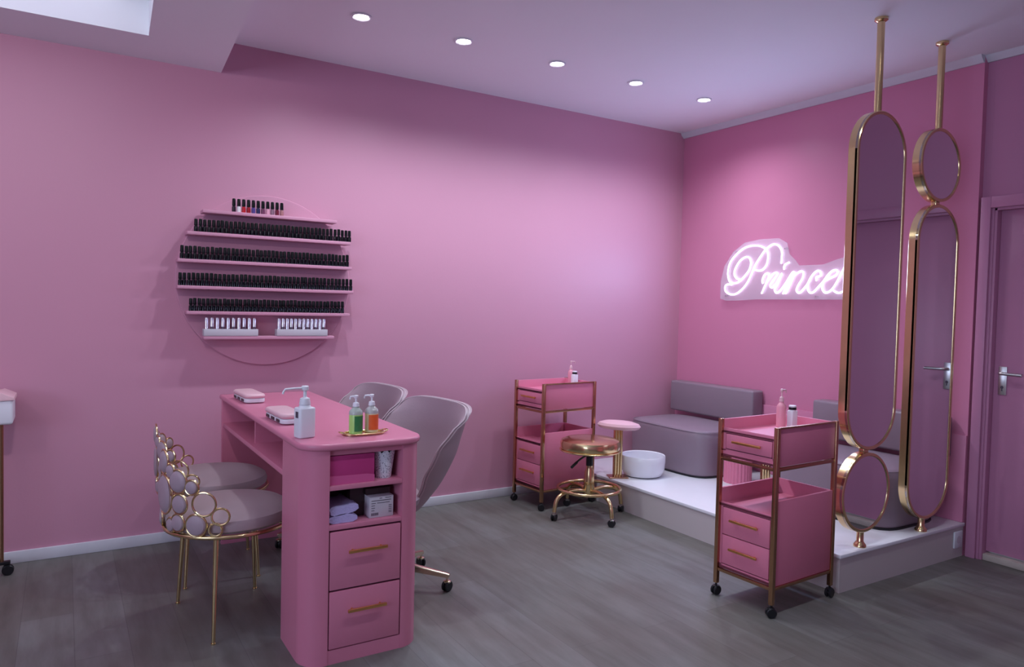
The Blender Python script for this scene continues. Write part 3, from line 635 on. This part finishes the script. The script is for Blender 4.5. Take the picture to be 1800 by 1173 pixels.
def mirror_unit(x, parts, zb, label, ztop):
    t = thing('mirror_column', label, 'mirror', (x, -2.17, 0), 0, 'gold mirror columns')
    yr = Matrix(((1, 0, 0, 0), (0, 0, -1, 0), (0, 1, 0, 0), (0, 0, 0, 1)))
    for (cx, z0, z1, r) in parts:
        if z0 == z1: P = [(cx + r * math.cos(2 * PI * i / 56), z0 + r * math.sin(2 * PI * i / 56)) for i in range(56)]
        else: P = stadium(cx, z0, z1, r)
        P = [P[0]] + [q for p, q in zip(P, P[1:]) if (Vector(q) - Vector(p)).length > 1e-5]
        if (Vector(P[0]) - Vector(P[-1])).length < 1e-5: P.pop()
        g = G(); g._merge(frame_mesh(P)); f = g.done('mirror_frame', gold, t)
        c0 = Vector((cx, (z0 + z1) / 2))
        g = G(); g.prism(P, .010, .021, mx=yr); g.done('mirror_glass', mirror_m, f)
        g.__init__()
    lo = min(p[1] - p[3] for p in parts); hi = max(p[2] + p[3] for p in parts)
    g = G(); g.lathe([(.029, 0), (.029, .010), (.023, .018), (.020, .022), (.0165, .028), (.0165, lo - .183), ], (0, 0, .183), 28); g.done('floor_post', gold, t)
    g = G(); g.cyl((0, 0, hi - .002), (0, 0, ztop), .017, 24); g.lathe([(.017, 0), (.03, .01), (.03, .02)], (0, 0, ztop - .02), 24); g.done('ceiling_post', gold, t)
    ps = sorted(parts, key=lambda p: p[1])
    z = (ps[0][2] + ps[0][3] + ps[1][1] - ps[1][3]) / 2
    g = G(); g.box(-.02, .02, -.014, .014, z - .014, z + .014, .004); g.done('joint', gold, t)
mirror_unit(-.902, [(0, .450, .450, .192), (.019, .853, 2.067, .198)], 0, 'gold mirror column with small round mirror below a tall one', H)
mirror_unit(-.368, [(.008, .444, 1.682, .194), (0, 2.075, 2.075, .186)], 0, 'gold mirror column with small round mirror above a tall one', H)

# ------------------------------------------------------------------ gold wire chairs with disc backs (seat front to +x)
def gold_chair(loc, rz, label):
    t = thing('disc_back_chair', label, 'chair', loc, rz, 'gold disc-back chairs')
    Rr = .245
    g = G(); g.tube([(Rr * math.cos(2 * PI * i / 56), Rr * math.sin(2 * PI * i / 56), .398) for i in range(56)], .0085, closed=True, seg=10)
    g.tube([(Rr * math.cos(R(a)), Rr * math.sin(R(a)), .398) for a in (45, 225)], .006, seg=8); g.tube([(Rr * math.cos(R(a)), Rr * math.sin(R(a)), .398) for a in (135, 315)], .006, seg=8)
    g.done('seat_ring', gold, t)
    for a in (48, 120, 240, 312):
        c, s = math.cos(R(a)), math.sin(R(a))
        g = G(); g.tube([(c * Rr * .97, s * Rr * .97, .395), (c * .272, s * .272, .004)], [.0105, .007], seg=12); g.cyl((c * .272, s * .272, .0), (c * .272, s * .272, .006), .009, 12); g.done('leg', gold, t)
    g = G(); g.lathe([(0, .399), (.18, .399), (.222, .402), (.240, .416), (.243, .434), (.236, .454), (.208, .471), (.15, .480), (.08, .483), (0, .484)], seg=56); c = g.done('seat', dusty, t)
    discs = [(0, .540, .076, 1), (0, .668, .046, 1)]
    for s in (-1, 1):
        discs += [(s * 14, .432, .028, 1), (s * 14, .640, .028, 1), (s * 24, .606, .045, 1), (s * 26, .520, .038, 1), (s * 24, .447, .034, 1), (s * 39, .590, .028, 1), (s * 43, .446, .042, 1), (s * 50, .528, .045, 0), (s * 64, .480, .032, 0), (s * 60, .431, .024, 0)]
    for d, z, r, pad in discs:
        a = R(180 + d); rad_ = Rr + .006 + .012 * max(0, z - .42); C = Vector((math.cos(a) * rad_, math.sin(a) * rad_, z)); tx = Vector((-math.sin(a), math.cos(a), 0)); nz = Vector((math.cos(a), math.sin(a), 0))
        mx = Matrix((( tx.x, 0, nz.x, C.x), (tx.y, 0, nz.y, C.y), (0, 1, 0, C.z), (0, 0, 0, 1)))
        def bend(x, y):  # follow the curve of the back
            q = a + x / rad_; return Vector((math.cos(q) * rad_, math.sin(q) * rad_, z + y))
        g = G(); g.tube([bend(r * math.cos(2 * PI * i / 28), r * math.sin(2 * PI * i / 28)) for i in range(28)], .0042, closed=True, seg=8); rg = g.done('back_ring', gold, t)
        if pad:
            g = G(); q = r - .003; g.lathe([(0, -.011), (q * .6, -.010), (q * .9, -.006), (q, 0), (q * .9, .006), (q * .6, .010), (0, .011)], seg=24, mx=mx); g.done('pad', mauve, rg)
    return t
gold_chair((-3.592, -1.10, 0), R(8), 'gold wire chair with dusty pink seat and disc back, nearer the table pedestal')
gold_chair((-3.555, -.51, 0), R(-5), 'gold wire chair with disc back, farther one, close to the back wall')

# ------------------------------------------------------------------ tulip swivel chairs (seat front to -x)
def tulip(loc, rz, label, legrot):
    t = thing('swivel_chair', label, 'chair', loc, rz, 'mauve swivel chairs')
    def hwid(v):
        return .09 + .19 * math.sin(min(1, v * 1.12) * PI / 2) ** 1.1
    def shell(u, v, off=0.0):
        s = u * 2 - 1; z = .335 + .51 * v
        w_ = hwid(v)
        # round the top corners
        top = 1 - (1 - (abs(s) ** 3.2) * .0)
        zz = z - .055 * abs(s) ** 3.5 * v ** 2
        xc = .075 + .225 * v ** .6 + .025 * math.sin(v * PI)
        KP = ((0, .05), (.2, .11), (.45, .175), (.7, .185), (.88, .135), (1.001, .075)); curl = .05
        for (a_, c_), (b_, d_) in zip(KP, KP[1:]):
            if a_ <= v <= b_: q_ = (v - a_) / (b_ - a_); q_ = q_ * q_ * (3 - 2 * q_) * .5 + q_ * .5; curl = c_ + (d_ - c_) * q_
        x = xc - curl * abs(s) ** 2.0 + off * (1 - abs(s) ** 4) * (.55 + .45 * math.sin(PI * min(1, v * 1.1)))
        yy = w_ * math.sin(s * PI / 2 * .92) / math.sin(PI / 2 * .92)
        return Vector((x, yy, zz))
    nu, nv = 28, 22
    tt = bmesh.new()
    A = [[tt.verts.new(shell(i / nu, j / nv) - Vector((.012 * (1 - abs(2 * i / nu - 1) ** 4), 0, 0))) for i in range(nu + 1)] for j in range(nv + 1)]
    B = [[tt.verts.new(shell(i / nu, j / nv, .045) + Vector((.010, 0, 0))) for i in range(nu + 1)] for j in range(nv + 1)]
    for j in range(nv):
        for i in range(nu):
            tt.faces.new((A[j][i], A[j + 1][i], A[j + 1][i + 1], A[j][i + 1])); tt.faces.new((B[j][i], B[j][i + 1], B[j + 1][i + 1], B[j + 1][i]))
    for j in range(nv):
        for i in (0, nu): tt.faces.new((A[j][i], B[j][i], B[j + 1][i], A[j + 1][i]) if i == 0 else (A[j][i], A[j + 1][i], B[j + 1][i], B[j][i]))
    for i in range(nu):
        for j in (0, nv): tt.faces.new((A[j][i], A[j][i + 1], B[j][i + 1], B[j][i]) if j == 0 else (A[j][i], B[j][i], B[j][i + 1], A[j][i + 1]))
    bmesh.ops.recalc_face_normals(tt, faces=tt.faces)
    g = G(); g._merge(tt); bk = g.done('backrest', mauve, t, ang=60)
    for off in (-.006, .012):
        path = [shell(0, j / nv) + Vector((off, 0, 0)) for j in range(nv + 1)] + [shell(i / nu, 1) + Vector((off, 0, .002)) for i in range(1, nu)] + [shell(1, 1 - j / nv) + Vector((off, 0, 0)) for j in range(nv + 1)]
        g = G(); g.tube(path, .0035, seg=6); g.done('piping', piping_m, bk)
    # seat
    g = G(); g.lathe([(0, .34), (.11, .342), (.16, .365), (.198, .40), (.208, .43), (.195, .447), (.15, .455), (0, .448)], (-.065, 0, 0), 48, mx=Matrix.Diagonal((1.0, 1.0, 1, 1))); g.done('seat', mauve, t)
    g = G(); g.lathe([(0, .315), (.07, .315), (.09, .325), (.11, .345)], seg=28); g.cyl((0, 0, .22), (0, 0, .318), .016, 16); g.done('gas_lift', champ, t)
    g = G(); g.lathe([(.034, .085), (.036, .10), (.030, .15), (.026, .23), (.02, .235)], seg=24); g.done('hub', champ, t)
    for k in range(5):
        a = R(legrot + 72 * k) - rz; c, s = math.cos(a), math.sin(a)
        fwd = Vector((c, s, 0)); sd = Vector((-s, c, 0)); tt = bmesh.new(); rings = []
        for d_, w_, h0, h1 in ((.02, .020, .095, .135), (.15, .016, .080, .108), (.285, .012, .064, .084), (.298, .010, .066, .080)):
            rings.append([tt.verts.new(fwd * d_ + sd * q + Vector((0, 0, z))) for q, z in ((-w_, h0), (w_, h0), (w_, h1 - .004), (w_ - .005, h1), (-w_ + .005, h1), (-w_, h1 - .004))])
        for P0, P1 in zip(rings, rings[1:]):
            for i in range(6): tt.faces.new((P0[i], P0[(i + 1) % 6], P1[(i + 1) % 6], P1[i]))
        tt.faces.new(rings[0]); tt.faces.new(rings[-1]); bmesh.ops.recalc_face_normals(tt, faces=tt.faces)
        g = G(); g._merge(tt); g.done('leg', champ, t)
        caster(t, fwd.x * .287, fwd.y * .287, .07, .025, champ, rz=a + 1.1)
    return t
tulip((-2.91, -1.125, 0), R(8), 'mauve padded swivel chair on gold castor base, nearer one behind the table', -40)
tulip((-2.93, -.45, 0), R(6), 'mauve padded swivel chair farther back near the wall behind the table', 165)

# ------------------------------------------------------------------ treatment stand cut by the frame at the left edge
ts = thing('treatment_stand', 'white box head with pink lid on a dark pole stand beside the wall', 'stand', (-4.475, -.17, 0))
g = G(); g.box(-.10, .105, -.10, .10, .715, .83, .012, 3); hd = g.done('head', white_pl, ts)
g = G(); g.prism([(-.105, .828), (.065, .860), (.11, .838), (.112, .826), (-.105, .815)], -.105, .105, .003, 2, mx=Matrix(((1, 0, 0, 0), (0, 0, -1, 0), (0, 1, 0, 0), (0, 0, 0, 1)))); g.done('lid', pale_pink, hd)
g = G(); g.cyl((.055, 0, .05), (.055, 0, .72), .010, 16); g.cyl((-.055, 0, .05), (-.055, 0, .72), .010, 16); g.done('pole', rose, ts)
g = G(); g.box(-.09, .09, -.012, .012, .05, .066, .003); g.box(-.012, .012, -.09, .09, .05, .066, .003); g.done('base', black_pl, ts)
for x, y in ((.08, 0), (-.08, 0), (0, .08), (0, -.08)): caster(ts, x, y, .055, .024, black_pl)
